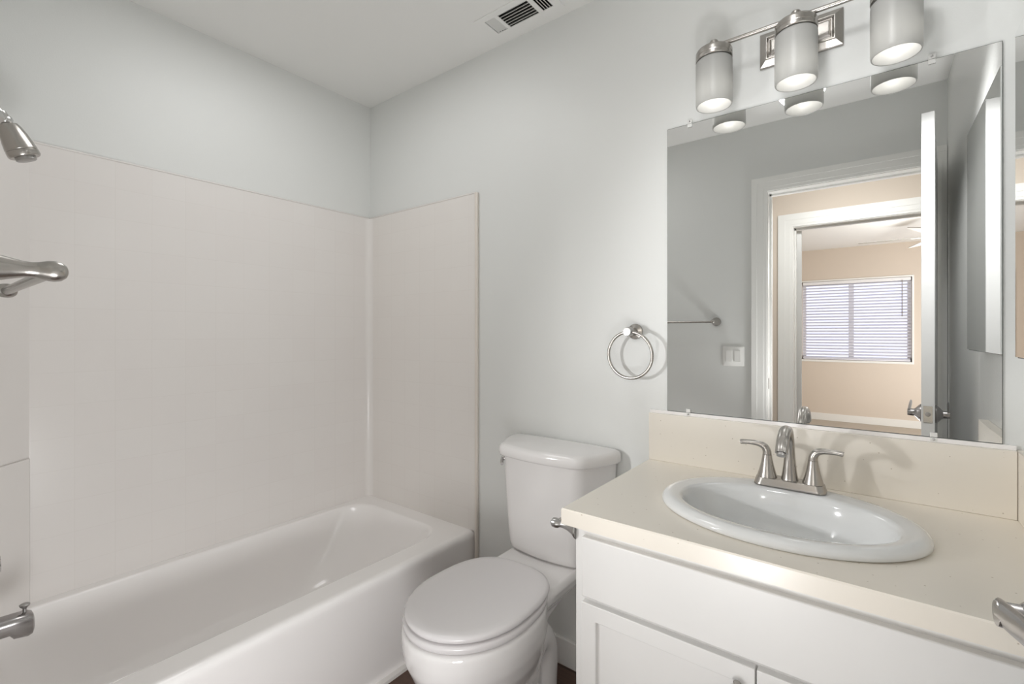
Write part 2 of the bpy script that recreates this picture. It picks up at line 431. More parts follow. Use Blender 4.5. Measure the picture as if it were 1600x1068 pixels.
# bedroom window
w = empty('window_1', ((WX0+WX1)/2, BY-0.06, WZ0), 'bedroom window behind white slatted blind, reflected in the wall mirror', 'window', kind='structure')
b = B()
fy0, fy1 = BY-0.11, BY-0.07
box(b, WX0, WX0+0.045, fy0, fy1, WZ0, WZ1); box(b, WX1-0.045, WX1, fy0, fy1, WZ0, WZ1)
box(b, WX0, WX1, fy0, fy1, WZ0, WZ0+0.045); box(b, WX0, WX1, fy0, fy1, WZ1-0.045, WZ1)
obj('window_frame', b, 'frame', w, smooth=False)
mid = -0.245
b = box(B(), mid-0.03, mid+0.03, fy0, fy1, WZ0+0.045, WZ1-0.045)
obj('mullion', b, 'frame', w, smooth=False)
for a, c in ((WX0+0.045, mid-0.03), (mid+0.03, WX1-0.045)):
    obj('pane', box(B(), a, c, BY-0.094, BY-0.089, WZ0+0.045, WZ1-0.045), 'glass', w, smooth=False)
b = B()
for x0, x1, z0, z1 in ((WX0-0.02, WX0, WZ0-0.03, WZ1+0.02), (WX1, WX1+0.02, WZ0-0.03, WZ1+0.02), (WX0, WX1, WZ0-0.03, WZ0), (WX0, WX1, WZ1, WZ1+0.02)):
    box(b, x0, x1, BY-0.005, BY+0.010, z0, z1)
obj('window_trim', b, 'trim', w, smooth=False)
bl = empty('window_blind', ((WX0+WX1)/2, BY-0.03, WZ0), 'white horizontal slat blind hanging in the bedroom window', 'blind')
obj('head_rail', box(B(), WX0+0.01, WX1-0.01, BY-0.055, BY-0.005, WZ1-0.045, WZ1-0.002), 'frame', bl, bevel=0.003)
b = B(); ns = 26
for i in range(ns):
    z = WZ0+0.035+(WZ1-0.055-WZ0-0.035)*i/(ns-1)
    box(b, WX0+0.015, WX1-0.015, -0.023, 0.023, -0.0008, 0.0008, Matrix.Translation((0, BY-0.03, z)) @ Matrix.Rotation(R(-28), 4, 'X'))
obj('slats', b, 'slat', bl, smooth=False)
obj('bottom_rail', box(B(), WX0+0.015, WX1-0.015, BY-0.05, BY-0.012, WZ0+0.004, WZ0+0.022), 'slat', bl, bevel=0.003)
b = tube(B(), [(WX1-0.10, BY-0.002, WZ1-0.04, 0.005), (WX1-0.10, BY-0.002, WZ1-0.52, 0.005)], 10)
obj('tilt_wand', b, 'dnickel', bl, label='thin dark tilt wand')

# ceiling fan in the bedroom
fc = Vector((0.52, -3.1, 2.19))
fan = empty('ceiling_fan', fc, 'white ceiling fan in the bedroom, blades just showing beside the door in the mirror', 'ceiling fan')
b = lathe(B(), [(0, 0.25), (0.065, 0.25), (0.06, 0.22), (0.02, 0.20), (0.013, 0.19), (0.013, 0.07), (0.07, 0.06), (0.11, 0.035), (0.115, 0.0), (0.09, -0.03), (0, -0.035)], fc, (0, 0, 1), 40)
obj('motor_housing', b, 'blade', fan)
b = lathe(B(), [(0, -0.03), (0.075, -0.035), (0.08, -0.06), (0.05, -0.10), (0, -0.115)], fc, (0, 0, 1), 32)
obj('light_globe', b, 'shade', fan)
for k in range(5):
    a = R(183+72*k)
    mt = Matrix.Translation(fc) @ Matrix.Rotation(a, 4, 'Z') @ Matrix.Rotation(R(11), 4, 'X')
    b = B()
    pl = [(0.16, -0.05), (0.30, -0.062), (0.60, -0.068), (0.635, -0.05), (0.645, 0), (0.635, 0.05), (0.60, 0.068), (0.30, 0.062), (0.16, 0.05)]
    prism(b, pl, -0.003, 0.004); box(b, 0.08, 0.22, -0.018, 0.018, -0.008, -0.002)
    for v in b.verts: v.co = mt @ v.co
    obj('fan_blade', b, 'blade', fan)

# ---------------------------------------------------------------- tub surround
XP = -2.116     # face of the long panel
YP = 1.511      # face of the end panel
TZ = 1.846
su = empty('tub_surround', (-1.75, 0.78, 0.385), 'off-white square tiled surround on the walls around the bathtub', 'tub surround')
obj('long_panel', box(B(), XL+0.0002, XP, YF+0.009, YP, 0.3855, TZ), 'tile_long', su)
obj('end_panel', box(B(), XP, -1.366, YP, YB-0.0002, 0.3855, TZ), 'tile_end', su)
obj('plumbing_panel', box(B(), XP, -1.366, YF+0.0002, YF+0.009, 0.3855, TZ), 'tile_end', su)
b = prism(B(), [(-2.1165, 0.2445), (-1.90, YF+0.0095), (-2.1165, YF+0.0095)], 0.3855, TZ)
cr = 0.03; pl = [(XP, YP), (XP, YP-cr)]+[(XP+cr-cr*math.cos(R(a)), YP-cr+cr*math.sin(R(a))) for a in range(10, 90, 10)]+[(XP+cr, YP)]
obj('corner_cove', prism(B(), pl, 0.3855, TZ), 'tile_plain', su)
cp = obj('corner_panel', b, 'tile_plain', su)
b = prism(B(), [(-2.1156, 0.246), (-2.10, 0.244), (-1.885, YF+0.011), (-1.90, YF+0.0095)], 0.3855, 0.847)
obj('corner_ledge', b, 'tile_plain', cp, bevel=0.004)
b = B(); box(b, -1.366, -1.350, 1.506, YB-0.0002, 0.0, TZ+0.004)
obj('edge_trim', b, 'edge', su, bevel=0.004, label='cream bullnose edge strip')
b = B(); box(b, XL+0.0002, XP+0.003, YF+0.009, YP-0.003, TZ, TZ+0.007); box(b, XL+0.0002, -1.366, YP-0.003, YB-0.0002, TZ, TZ+0.007)
obj('top_trim', b, 'tile_plain', su, bevel=0.003, label='rounded cream cap along the panel tops')

# ---------------------------------------------------------------- bathtub
TX0, TX1, TY0, TY1 = XL+0.0002, -1.373, YF+0.0002, YB-0.0002
b = B(); rg = []
def tr_(x0, x1, y0, y1, r, z): rg.append(rrect_e(x0, x1, y0, y1, r, z, 8, 8))
e = 0.0015
for dx, z_ in ((0.012, 0), (0.010, 0.02), (0.004, 0.30), (0.001, 0.345), (0, 0.360), (0.002, 0.372), (0.008, 0.3805), (0.017, 0.3845), (0.026, 0.3853)):
    tr_(TX0, TX1-dx, TY0, TY1, e, z_)
rg.append(rrect_e(TX0+0.004, TX1-0.031, TY0+0.004, TY1-0.004, e, 0.3853, 8, 8))
tr_(-2.086, -1.471, 0.124, 1.440, 0.125, 0.3853)
tr_(-2.083, -1.474, 0.128, 1.436, 0.125, 0.3852)
tr_(-2.078, -1.478, 0.133, 1.430, 0.125, 0.3835)
tr_(-2.073, -1.482, 0.138, 1.422, 0.13, 0.377)
tr_(-2.066, -1.486, 0.144, 1.405, 0.14, 0.350)
tr_(-2.045, -1.504, 0.168, 1.330, 0.17, 0.220)
tr_(-2.018, -1.530, 0.190, 1.260, 0.18, 0.125)
tr_(-1.990, -1.558, 0.215, 1.205, 0.18, 0.085)
tr_(-1.935, -1.612, 0.265, 1.140, 0.16, 0.066)
tr_(-1.860, -1.690, 0.340, 1.050, 0.08, 0.060)
loft(b, rg)
tub = obj('bathtub', b, 'tub', None, angle=55)
tag(tub, 'white alcove bathtub with plain apron beside the toilet', 'bathtub')

# shower head, spout, valve on the plumbing wall
xs = -1.745; wy = YF+0.009
t = empty('shower_fixture', (xs, wy, 1.87), 'chrome shower head on angled arm high over the tub', 'shower head')
obj('wall_flange', lathe(B(), [(0, 0), (0.03, 0), (0.029, 0.006), (0.014, 0.011), (0, 0.012)], (xs, wy, 1.865), (0, 1, 0), 28), 'chrome', t)
obj('shower_arm', tube(B(), smoothpath([(xs, wy, 1.865, 0.0095), (xs, 0.09, 1.858, 0.0095), (xs, 0.125, 1.825, 0.0095), (xs, 0.151, 1.795, 0.0095)], 6), 18), 'chrome', t)
hd = Vector((0, 0.40, -0.92)).normalized(); ho = Vector((xs, 0.154, 1.790))
obj('ball_joint', lathe(B(), [(0, -0.012), (0.011, -0.010), (0.0125, 0.0), (0.015, 0.004), (0.016, 0.012), (0.0125, 0.018), (0.0095, 0.022), (0, 0.023)], ho, hd, 24), 'chrome', t)
hb = obj('head_body', lathe(B(), [(0, 0.018), (0.012, 0.018), (0.0195, 0.021), (0.0235, 0.030), (0.0275, 0.048), (0.0305, 0.068), (0.0322, 0.082), (0.0312, 0.0835), (0.0312, 0.0845), (0.0325, 0.086), (0.0325, 0.097), (0.030, 0.101), (0, 0.101)], ho, hd, 44), 'nickel', t)
obj('nozzle_plate', lathe(B(), [(0, 0.100), (0.021, 0.100), (0.021, 0.108), (0.018, 0.110), (0, 0.110)], ho, hd, 36), 'dnickel', hb)

t = empty('tub_spout', (xs, wy, 0.49), 'chrome tub spout with pull-up diverter at the tub end', 'tub spout')
b = B(); rr = []
def sect(y, w, zt, zb, r=0.014):
    return [Vector((xs+q.x, y, q.y)) for q in rrect(-w, w, zb, zt, r, 0, 6)]
for y, w_, zt, zb in ((wy, 0.029, 0.522, 0.462), (wy+0.01, 0.029, 0.522, 0.462), (0.08, 0.0265, 0.522, 0.470), (0.14, 0.0255, 0.521, 0.475), (0.165, 0.0255, 0.520, 0.474), (0.172, 0.0255, 0.520, 0.463), (0.198, 0.025, 0.518, 0.458), (0.206, 0.023, 0.514, 0.461), (0.209, 0.018, 0.508, 0.467)):
    rr.append(sect(y, w_, zt, zb, 0.016))
loft(b, rr)
obj('spout_body', b, 'steel', t)
obj('diverter_knob', lathe(B(), [(0, 0), (0.004, 0), (0.004, 0.012), (0.009, 0.017), (0.0105, 0.022), (0.008, 0.024), (0, 0.024)], (xs, 0.193, 0.516), (0, 0, 1), 24), 'dnickel', t)
t = empty('shower_valve', (xs, wy, 0.66), 'round chrome valve knob on the wall above the tub spout', 'shower valve')
obj('escutcheon', lathe(B(), [(0, 0), (0.085, 0), (0.084, 0.004), (0.03, 0.014), (0.028, 0.02), (0, 0.021)], (xs, wy, 0.66), (0, 1, 0), 48), 'chrome', t)
obj('valve_knob', lathe(B(), [(0, 0.018), (0.017, 0.02), (0.015, 0.05), (0.022, 0.07), (0.027, 0.09), (0.027, 0.108), (0.02, 0.119), (0, 0.121)], (xs, wy, 0.66), (0, 1, 0), 36), 'chrome', t)

# ---------------------------------------------------------------- towel bar on the door wall
tz = 1.312
t = empty('towel_bar', (-0.965, YF, tz), 'brushed nickel towel bar on the wall left of the doorway', 'towel bar')
for x in (-0.752, -1.150):
    obj('post', lathe(B(), [(0, 0), (0.026, 0), (0.0265, 0.004), (0.0245, 0.010), (0.0205, 0.020), (0.0165, 0.033), (0.0125, 0.047), (0.0092, 0.060), (0.0086, 0.067), (0.0095, 0.073), (0.0116, 0.080), (0.0120, 0.085), (0.0108, 0.091), (0.007, 0.0955), (0.003, 0.097), (0, 0.0973)], (x, YF, tz), (0, 1, 0), 36), 'nickel', t)
obj('bar', tube(B(), [(-0.756, YF+0.083, tz-0.001, 0.0066), (-1.146, YF+0.083, tz-0.001, 0.0066)], 24), 'nickel', t)
# light switch
sx, sz = -0.656, 1.107
t = empty('light_switch', (sx, YF, sz), 'white double rocker switch plate beside the doorway, seen in the mirror', 'light switch')
b = B(); loft(b, [[Vector((sx+q.x, YF+h, sz+q.y)) for q in rrect(-a, a, -c, c, 0.006, 0, 5)] for h, a, c in ((0.0, 0.0585, 0.0585), (0.004, 0.0585, 0.0585), (0.0065, 0.055, 0.055))])
obj('switch_plate', b, 'switch', t)
for dx in (-0.023, 0.023):
    b = B(); loft(b, [[Vector((sx+dx+q.x, YF+h, sz+q.y)) for q in rrect(-0.0165, 0.0165, -0.033, 0.033, 0.002, 0, 3)] for h in (0.006, 0.0095)])
    obj('rocker', b, 'trim', t)

# ---------------------------------------------------------------- ceiling vent
t = empty('ceiling_vent', (-1.055, 1.41, H), 'white metal air register with dark louvers in the ceiling by the mirror wall', 'ceiling vent')
vx0, vx1, vy0, vy1 = -1.218, -0.895, 1.340, 1.476
cells = [(-1.186, -1.137, 'y', 1), (-1.123, -0.988, 'x', 1), (-0.970, -0.926, 'y', -1)]
cy0, cy1 = 1.366, 1.451
b = B()
box(b, VX0+0.0005, VX1-0.0005, VY0+0.0005, VY1-0.0005, H+0.085, H+0.09)
for x0, x1, y0, y1 in ((VX0+0.0005, VX0+0.002, VY0+0.0005, VY1-0.0005), (VX1-0.002, VX1-0.0005, VY0+0.0005, VY1-0.0005), (VX0+0.002, VX1-0.002, VY0+0.0005, VY0+0.002), (VX0+0.002, VX1-0.002, VY1-0.002, VY1-0.0005)):
    box(b, x0, x1, y0, y1, H+0.0002, H+0.086)
obj('duct', b, 'dark', t, smooth=False, label='dark duct behind the louvers')
b = B()
for x0, x1, y0, y1 in ((vx0, vx1, vy0, cy0), (vx0, vx1, cy1, vy1), (vx0, cells[0][0], cy0, cy1), (cells[0][1], cells[1][0], cy0, cy1), (cells[1][1], cells[2][0], cy0, cy1), (cells[2][1], vx1, cy0, cy1)):
    box(b, x0, x1, y0, y1, H-0.0035, H-0.0002)
obj('vent_frame', b, 'ceil', t, smooth=False)
for x0, x1, ax, sg in cells:
    b = B()
    if ax == 'x':
        n = 6
        for i in range(n):
            y = cy0+(i+0.5)*(cy1-cy0)/n
            box(b, x0-0.002, x1+0.002, -0.0085, 0.0085, -0.0006, 0.0006, Matrix.Translation((0, y, H+0.003)) @ Matrix.Rotation(R(52), 4, 'X'))
    else:
        n = 4
        for i in range(n):
            x = x0+(i+0.5)*(x1-x0)/n
            box(b, -0.0058, 0.0058, cy0-0.002, cy1+0.002, -0.0006, 0.0006, Matrix.Translation((x, 0, H+0.003)) @ Matrix.Rotation(R(-42*sg), 4, 'Y'))
    obj('louvers', b, 'ventp', t, smooth=False)

# ---------------------------------------------------------------- towel ring
rx, rz = -0.640, 1.247
t = empty('towel_ring', (rx, YB, rz), 'round brushed nickel towel ring on the wall left of the mirror', 'towel ring')
obj('wall_plate', lathe(B(), [(0, 0), (0.026, 0), (0.0265, 0.004), (0.025, 0.008), (0.013, 0.012), (0.0105, 0.02), (0.0105, 0.045), (0, 0.046)], (rx, YB, rz), (0, -1, 0), 36), 'nickel', t)
obj('knuckle', lathe(B(), [(0, 0.042), (0.0125, 0.042), (0.0155, 0.048), (0.0155, 0.068), (0.013, 0.073), (0, 0.074)], (rx, YB, rz), (0, -1, 0), 30), 'dnickel', t)
obj('ring', torus(B(), (rx+0.004, YB-0.058, rz-0.0775), 0.0765, 0.0052, (0.02, 1, 0.03)), 'nickel', t)

# ---------------------------------------------------------------- wall mirror
mx0, mx1, mz0, mz1 = -0.529, 0.2304, 0.992, 1.900
t = empty('wall_mirror', ((mx0+mx1)/2, YB, mz0), 'large frameless wall mirror above the vanity backsplash', 'mirror')
obj('glass_edge', box(B(), mx0-0.0012, mx1+0.0012, YB-0.0050, YB-0.0002, mz0-0.0012, mz1+0.0012), 'medge', t, smooth=False)
obj('mirror_glass', box(B(), mx0, mx1, YB-0.0062, YB-0.0050, mz0, mz1), 'mirror', t, smooth=False)
for cx_, cz_, s in ((-0.458, mz1, 1), (0.112, mz1, 1), (-0.462, mz0, -1), (0.115, mz0, -1)):
    b = B(); box(b, cx_-0.007, cx_+0.007, YB-0.0095, YB-0.0064, cz_-s*0.010-0.0005, cz_+0.0005) if s > 0 else box(b, cx_-0.007, cx_+0.007, YB-0.0095, YB-0.0064, cz_-0.0005, cz_+0.0105)
    z0, z1 = (cz_+0.0015, cz_+0.013) if s > 0 else (cz_-0.0105, cz_-0.0015)
    box(b, cx_-0.007, cx_+0.007, YB-0.0095, YB-0.0002, z0, z1)
    mc = obj('mirror_clip', b, 'clip', t, bevel=0.001, label='clear plastic clip')
    obj('screw', lathe(B(), [(0, 0), (0.003, 0), (0.0022, 0.0015), (0, 0.0018)], (cx_, YB-0.0094, (z0+z1)/2), (0, -1, 0), 14), 'chrome', mc)

# mirrored medicine cabinet on the right wall
cx0 = 0.2388
t = empty('medicine_cabinet', (XR, 1.19, 1.19), 'mirrored medicine cabinet on the side wall right of the big mirror', 'medicine cabinet')
obj('cabinet_body', box(B(), cx0+0.014, XR-0.0002, 0.95, 1.433, 1.198, 1.868), 'trim', t, smooth=False)
md = obj('mirror_door', box(B(), cx0+0.004, cx0+0.0138, 0.94, 1.443, 1.188, 1.878), 'medge', t, smooth=False)
obj('mirror_glass', box(B(), cx0, cx0+0.004, 0.943, 1.440, 1.191, 1.875), 'mirror', md, smooth=False)

# ---------------------------------------------------------------- vanity light
LX = [-0.3635, -0.1605, 0.0425]; LY = 1.425
t = empty('vanity_light', (-0.1605, YB, 2.05), 'brushed nickel three-shade vanity light on the wall above the mirror', 'wall light')
b = B()
def rect_y(x0, x1, z0, z1, y): return [Vector((x0, y, z0)), Vector((x1, y, z0)), Vector((x1, y, z1)), Vector((x0, y, z1))]
px0, px1, pz0, pz1 = -0.260, -0.0624, 2.003, 2.102
rings = []
for ins, dep in ((0, 0.0), (0, 0.006), (0.002, 0.008), (0.016, 0.017), (0.018, 0.020), (0.020, 0.020), (0.024, 0.015), (0.026, 0.015), (0.030, 0.019), (0.032, 0.0195)):
    rings.append(rect_y(px0+ins, px1-ins, pz0+ins, pz1-ins, YB-dep))
loft(b, rings)
obj('back_plate', b, 'nickel', t, angle=12)
obj('arm', tube(B(), [(-0.1605, YB-0.018, 2.0665, 0.008), (-0.1605, LY, 2.0665, 0.008)], 20), 'nickel', t)
obj('bar', tube(B(), [(LX[0]-0.004, LY+0.002, 2.0665, 0.0062), (LX[2]+0.004, LY+0.002, 2.0665, 0.0062)], 20), 'nickel', t)
SHADES = []
for x in LX:
    b = lathe(B(), [(0.0440, 1.899), (0.0452, 1.8955), (0.0475, 1.8952), (0.0488, 1.899), (0.0490, 1.905), (0.0490, 2.016), (0.0480, 2.021), (0.0455, 2.0235), (0.014, 2.0235), (0.014, 2.0195), (0.0435, 2.0195), (0.0440, 2.014)], (x, LY, 0), (0, 0, 1), 56, closed=True)
    sh = obj('lamp_shade', b, 'shade', t, angle=60, label='frosted white glass cylinder shade')
    b = lathe(B(), [(0.0, 2.0245), (0.0480, 2.0245), (0.0492, 2.027), (0.0492, 2.034), (0.0482, 2.0345), (0.0482, 2.036), (0.0490, 2.037), (0.0488, 2.048), (0.046, 2.0535), (0.040, 2.0545), (0.011, 2.056), (0, 2.056)], (x, LY, 0), (0, 0, 1), 56)
    obj('shade_cap', b, 'nickel', t, angle=25)
    b = lathe(B(), [(0, 2.055), (0.0115, 2.055), (0.0115, 2.079), (0.010, 2.0815), (0, 2.082)], (x, LY, 0), (0, 0, 1), 28)
    obj('finial', b, 'nickel', t, angle=25)
    b = lathe(B(), [(0, 1.945), (0.012, 1.947), (0.021, 1.956), (0.024, 1.968), (0.021, 1.982), (0.013, 1.998), (0.0125, 2.018), (0, 2.0185)], (x, LY, 0), (0, 0, 1), 28)
    obj('bulb', b, 'bulb', sh)
    l = bpy.data.lights.new('vanity_bulb', 'POINT'); l.energy = PW['bulb']; l.shadow_soft_size = 0.012; l.color = (1, 0.97, 0.93)
    lo = bpy.data.objects.new('vanity_bulb', l); COL.objects.link(lo); lo.location = (x, LY, 1.928)

# ---------------------------------------------------------------- vanity cabinet
vx0, vx1, vyf, vzt = -0.565, XR-0.0005, 0.985, 0.789
t = empty('vanity_cabinet', (-0.145, 1.25, 0), 'white shaker vanity cabinet under the beige counter', 'cabinet')
b = B(); box(b, vx0, vx1, vyf, vyf+0.018, 0.10, vzt); box(b, vx0, vx0+0.016, vyf+0.018, YB-0.0005, 0, vzt); box(b, vx1-0.016, vx1, vyf+0.018, YB-0.0005, 0, vzt)
box(b, vx0+0.016, vx1-0.016, vyf+0.018, YB-0.0005, 0.10, 0.116); box(b, vx0+0.016, vx1-0.016, YB-0.008, YB-0.0005, 0.116, 0.55); box(b, vx0+0.016, vx1-0.016, vyf+0.07, vyf+0.082, 0, 0.10)
obj('cabinet_body', b, 'cab', t, bevel=0.0015)
split = -0.173; dl = -0.5405; dr = 0.203
obj('drawer_front', box(B(), dl, dr, vyf-0.018, vyf, 0.628, 0.767), 'cab', t, bevel=0.003, label='plain white false drawer front')
def shaker(x0, x1, z0, z1, side):
    b = B(); box(b, x0, x1, vyf-0.018, vyf, z0, z1)
    f = [f for f in b.faces if all(abs(v.co.y-(vyf-0.018)) < 1e-6 for v in f.verts)][0]
    bmesh.ops.recalc_face_normals(b, faces=b.faces)
    r = bmesh.ops.inset_region(b, faces=[f], thickness=0.052, depth=0)
    r = bmesh.ops.inset_region(b, faces=[f], thickness=0.003, depth=-0.008)
    d = obj('door', b, 'cab', t, bevel=0.0015, label='white recessed-panel cabinet door')
    kx = x1-0.030 if side < 0 else x0+0.030
    k = lathe(B(), [(0, 0), (0.008, 0), (0.007, 0.003), (0.005, 0.007), (0.005, 0.012), (0.0095, 0.017), (0.0122, 0.021), (0.0118, 0.025), (0.008, 0.0275), (0, 0.028)], (kx, vyf-0.018, z1-0.041), (0, -1, 0), 28)
    obj('knob', k, 'nickel', d, label='round brushed nickel knob')
shaker(dl, split-0.0015, 0.12, 0.6155, -1)
shaker(split+0.0015, dr, 0.12, 0.6155, 1)

# ---------------------------------------------------------------- countertop
kx0, kx1, ky0, ky1, kz0, kz1 = -0.5866, XR-0.0005, 0.953, YB-0.0005, 0.7895, 0.827
SCX, SCY = -0.168, 1.222
t = empty('countertop', (-0.155, 1.24, kz0), 'beige speckled quartz countertop with backsplash on the vanity', 'countertop')
NE = 96
def outer(z, ins=0.0):
    """rectangle sampled along rays so it matches the ellipse count, corners exact"""
    pts = []
    x0, x1, y0, y1 = kx0+ins, kx1-ins, ky0+ins, ky1-ins
    hole = ell(SCX, SCY, 0.24, 0.186, 0, NE)
    for q in hole:
        d = q-Vector((SCX, SCY, 0))
        s = min(((x1-SCX) if d.x > 0 else (SCX-x0))/max(abs(d.x), 1e-9), ((y1-SCY) if d.y > 0 else (SCY-y0))/max(abs(d.y), 1e-9))
        pts.append(Vector((SCX+d.x*s, SCY+d.y*s, z)))
    for cx_, cy_ in ((x0, y0), (x1, y0), (x1, y1), (x0, y1)):
        i = min(range(NE), key=lambda k: (pts[k].x-cx_)**2+(pts[k].y-cy_)**2)
        pts[i] = Vector((cx_, cy_, z))
    return pts
b = B()
loft(b, [ell(SCX, SCY, 0.24, 0.186, kz0, NE), outer(kz0), outer(kz1-0.003), outer(kz1, 0.002), ell(SCX, SCY, 0.24, 0.186, kz1, NE)], closed=True)
obj('counter_slab', b, 'quartz', t, angle=25)
obj('backsplash', box(B(), kx0, 0.2525, YB-0.019, YB-0.0002, kz1, 0.980), 'quartz', t, bevel=0.0015)
obj('caulk_bead', box(B(), kx0+0.001, 0.2525, YB-0.009, YB-0.0002, 0.9801, 0.9903), 'tub', t, smooth=False, label='white caulk bead along the backsplash top')
obj('side_splash', box(B(), 0.2532, XR-0.0005, 1.03, YB-0.0002, kz1, 0.980), 'quartz', t, bevel=0.0015)

# ---------------------------------------------------------------- sink
t = empty('sink', (SCX, SCY, kz1), 'white oval drop-in sink set in the beige countertop', 'sink')
b = B(); rg = []
z = kz1
for a, bb_, dz, cy_, p in ((0.236, 0.182, -0.002, 0, 2.0), (0.258, 0.205, 0.0005, 0, 2.0), (0.262, 0.209, 0.005, 0, 2.05), (0.2605, 0.2075, 0.011, 0, 2.05), (0.256, 0.203, 0.016, 0, 2.05), (0.248, 0.195, 0.0205, 0, 2.05),
                    (0.238, 0.185, 0.022, -0.001, 2.05), (0.228, 0.172, 0.0205, -0.006, 2.05), (0.219, 0.158, 0.0195, -0.013, 2.1), (0.214, 0.149, 0.0185, -0.016, 2.1), (0.209, 0.143, 0.0135, -0.017, 2.1),
                    (0.204, 0.138, 0.003, -0.017, 2.1), (0.196, 0.132, -0.022, -0.015, 2.1), (0.180, 0.121, -0.060, -0.011, 2.1), (0.155, 0.104, -0.092, -0.006, 2.1), (0.118, 0.080, -0.113, 0.0, 2.0), (0.075, 0.055, -0.124, 0.004, 2), (0.035, 0.033, -0.129, 0.006, 2), (0.022, 0.022, -0.131, 0.006, 2)):
    rg.append(ell(SCX, SCY+cy_, a, bb_, z+dz, 96, p))
loft(b, rg, False, True)
obj('basin', b, 'sink', t, angle=70)
obj('drain', lathe(B(), [(0, -0.1305), (0.023, -0.1295), (0.0235, -0.127), (0.019, -0.1265), (0.017, -0.129), (0.015, -0.126), (0, -0.1235)], (SCX, SCY+0.006, z), (0, 0, 1), 32), 'chrome', t, label='chrome pop-up drain')

# ---------------------------------------------------------------- faucet
fx, fy, fz = -0.170, 1.385, kz1+0.0215
t = empty('faucet', (fx, fy, fz), 'brushed nickel two-handle faucet on the back of the sink', 'faucet')
b = B()
loft(b, [rrect(fx-a, fx+a, fy-c, fy+c, r, z_, 10) for a, c, r, z_ in ((0.0800, 0.0285, 0.020, fz-0.0005), (0.0800, 0.0285, 0.020, fz+0.003), (0.0785, 0.0268, 0.020, fz+0.007), (0.0765, 0.0248, 0.020, fz+0.015), (0.0755, 0.0238, 0.020, fz+0.018), (0.073, 0.0215, 0.019, fz+0.0188))])
obj('base_plate', b, 'nickel', t)
b = B()
pts = [(fx, fy+0.003, fz+0.017, 0.0205, 0.0195), (fx, fy+0.003, fz+0.022, 0.0190, 0.0180), (fx, fy+0.003, fz+0.045, 0.0155, 0.0150), (fx, fy+0.003, fz+0.085, 0.0120, 0.0120), (fx, fy-0.006, fz+0.122, 0.0115, 0.0105), (fx, fy-0.034, fz+0.149, 0.0120, 0.0105), (fx, fy-0.070, fz+0.155, 0.0128, 0.0105), (fx, fy-0.104, fz+0.144, 0.0132, 0.0110), (fx, fy-0.126, fz+0.126, 0.0132, 0.0112), (fx, fy-0.136, fz+0.113, 0.0130, 0.0110)]
tube(b, smoothpath(pts, 6), 26, up=(0, 1, 0))
spt = obj('spout', b, 'nickel', t, angle=60)
obj('aerator', lathe(B(), [(0, 0), (0.0095, 0), (0.0095, 0.006), (0, 0.006)], (fx, fy-0.1365, fz+0.1125), (0, -0.55, -0.83), 20), 'dnickel', spt)
for s in (-1, 1):
    hx = fx+s*0.0508
    hb = obj('handle', lathe(B(), [(0, 0.0185), (0.0232, 0.0185), (0.0225, 0.022), (0.0190, 0.034), (0.0150, 0.050), (0.0120, 0.066), (0.0108, 0.075), (0, 0.075)], (hx, fy, fz), (0, 0, 1), 36), 'nickel', t)
    b = B()
    pts = [(hx, fy, fz+0.0755, 0.0105, 0.0105), (hx+s*0.001, fy, fz+0.085, 0.0100, 0.0100), (hx+s*0.007, fy-0.001, fz+0.0955, 0.0092, 0.0090), (hx+s*0.020, fy-0.003, fz+0.1015, 0.0085, 0.0072), (hx+s*0.042, fy-0.006, fz+0.1030, 0.0080, 0.0060), (hx+s*0.060, fy-0.008, fz+0.102, 0.0080, 0.0058), (hx+s*0.063, fy-0.0083, fz+0.1017, 0.0074, 0.0052)]
    tube(b, smoothpath(pts, 6), 22, up=(-s, 0, 0))
    obj('lever', b, 'nickel', hb, angle=60)

# ---------------------------------------------------------------- toilet paper holder on the cabinet side
t = empty('toilet_paper_holder', (vx0, 1.06, 0.768), 'brushed nickel toilet paper holder on the cabinet side below the counter', 'toilet paper holder')
for y in (0.998, 1.148):
    obj('post', lathe(B(), [(0, 0), (0.023, 0), (0.0235, 0.003), (0.021, 0.007), (0.0150, 0.016), (0.0100, 0.030), (0.0078, 0.043), (0.0078, 0.052), (0.0110, 0.058), (0.0125, 0.065), (0.0115, 0.072), (0.007, 0.076), (0, 0.077)], (vx0, y, 0.767), (-1, 0, 0), 30), 'dnickel', t)
obj('roller', tube(B(), [(vx0-0.064, 1.002, 0.767, 0.006), (vx0-0.064, 1.144, 0.767, 0.006)], 18), 'nickel', t)

# ---------------------------------------------------------------- toilet
tx = -0.915
t = empty('toilet', (tx, 1.12, 0), 'white two-piece toilet with closed lid between tub and vanity', 'toilet')
b = B()
loft(b, [egg(tx, cy, a, bf, bb_, z_, 64, pf, pb) for z_, cy, a, bf, bb_, pf, pb in (
    (0.000, 1.13, 0.118, 0.170, 0.200, 2.3, 2.4), (0.018, 1.13, 0.118, 0.170, 0.200, 2.3, 2.4), (0.032, 1.13, 0.106, 0.155, 0.190, 2.2, 2.3),
    (0.090, 1.125, 0.096, 0.140, 0.180, 2.1, 2.2), (0.150, 1.115, 0.098, 0.150, 0.175, 2.0, 2.2), (0.210, 1.09, 0.118, 0.180, 0.185, 2.0, 2.2),
    (0.260, 1.06, 0.142, 0.200, 0.21, 2.0, 2.2), (0.310, 1.035, 0.163, 0.215, 0.225, 2.0, 2.2), (0.360, 1.018, 0.177, 0.221, 0.24, 2.0, 2.3),
    (0.400, 1.012, 0.183, 0.222, 0.235, 2.0, 2.3), (0.434, 1.012, 0.183, 0.222, 0.235, 2.0, 2.3), (0.442, 1.012, 0.178, 0.217, 0.23, 2.0, 2.3))])
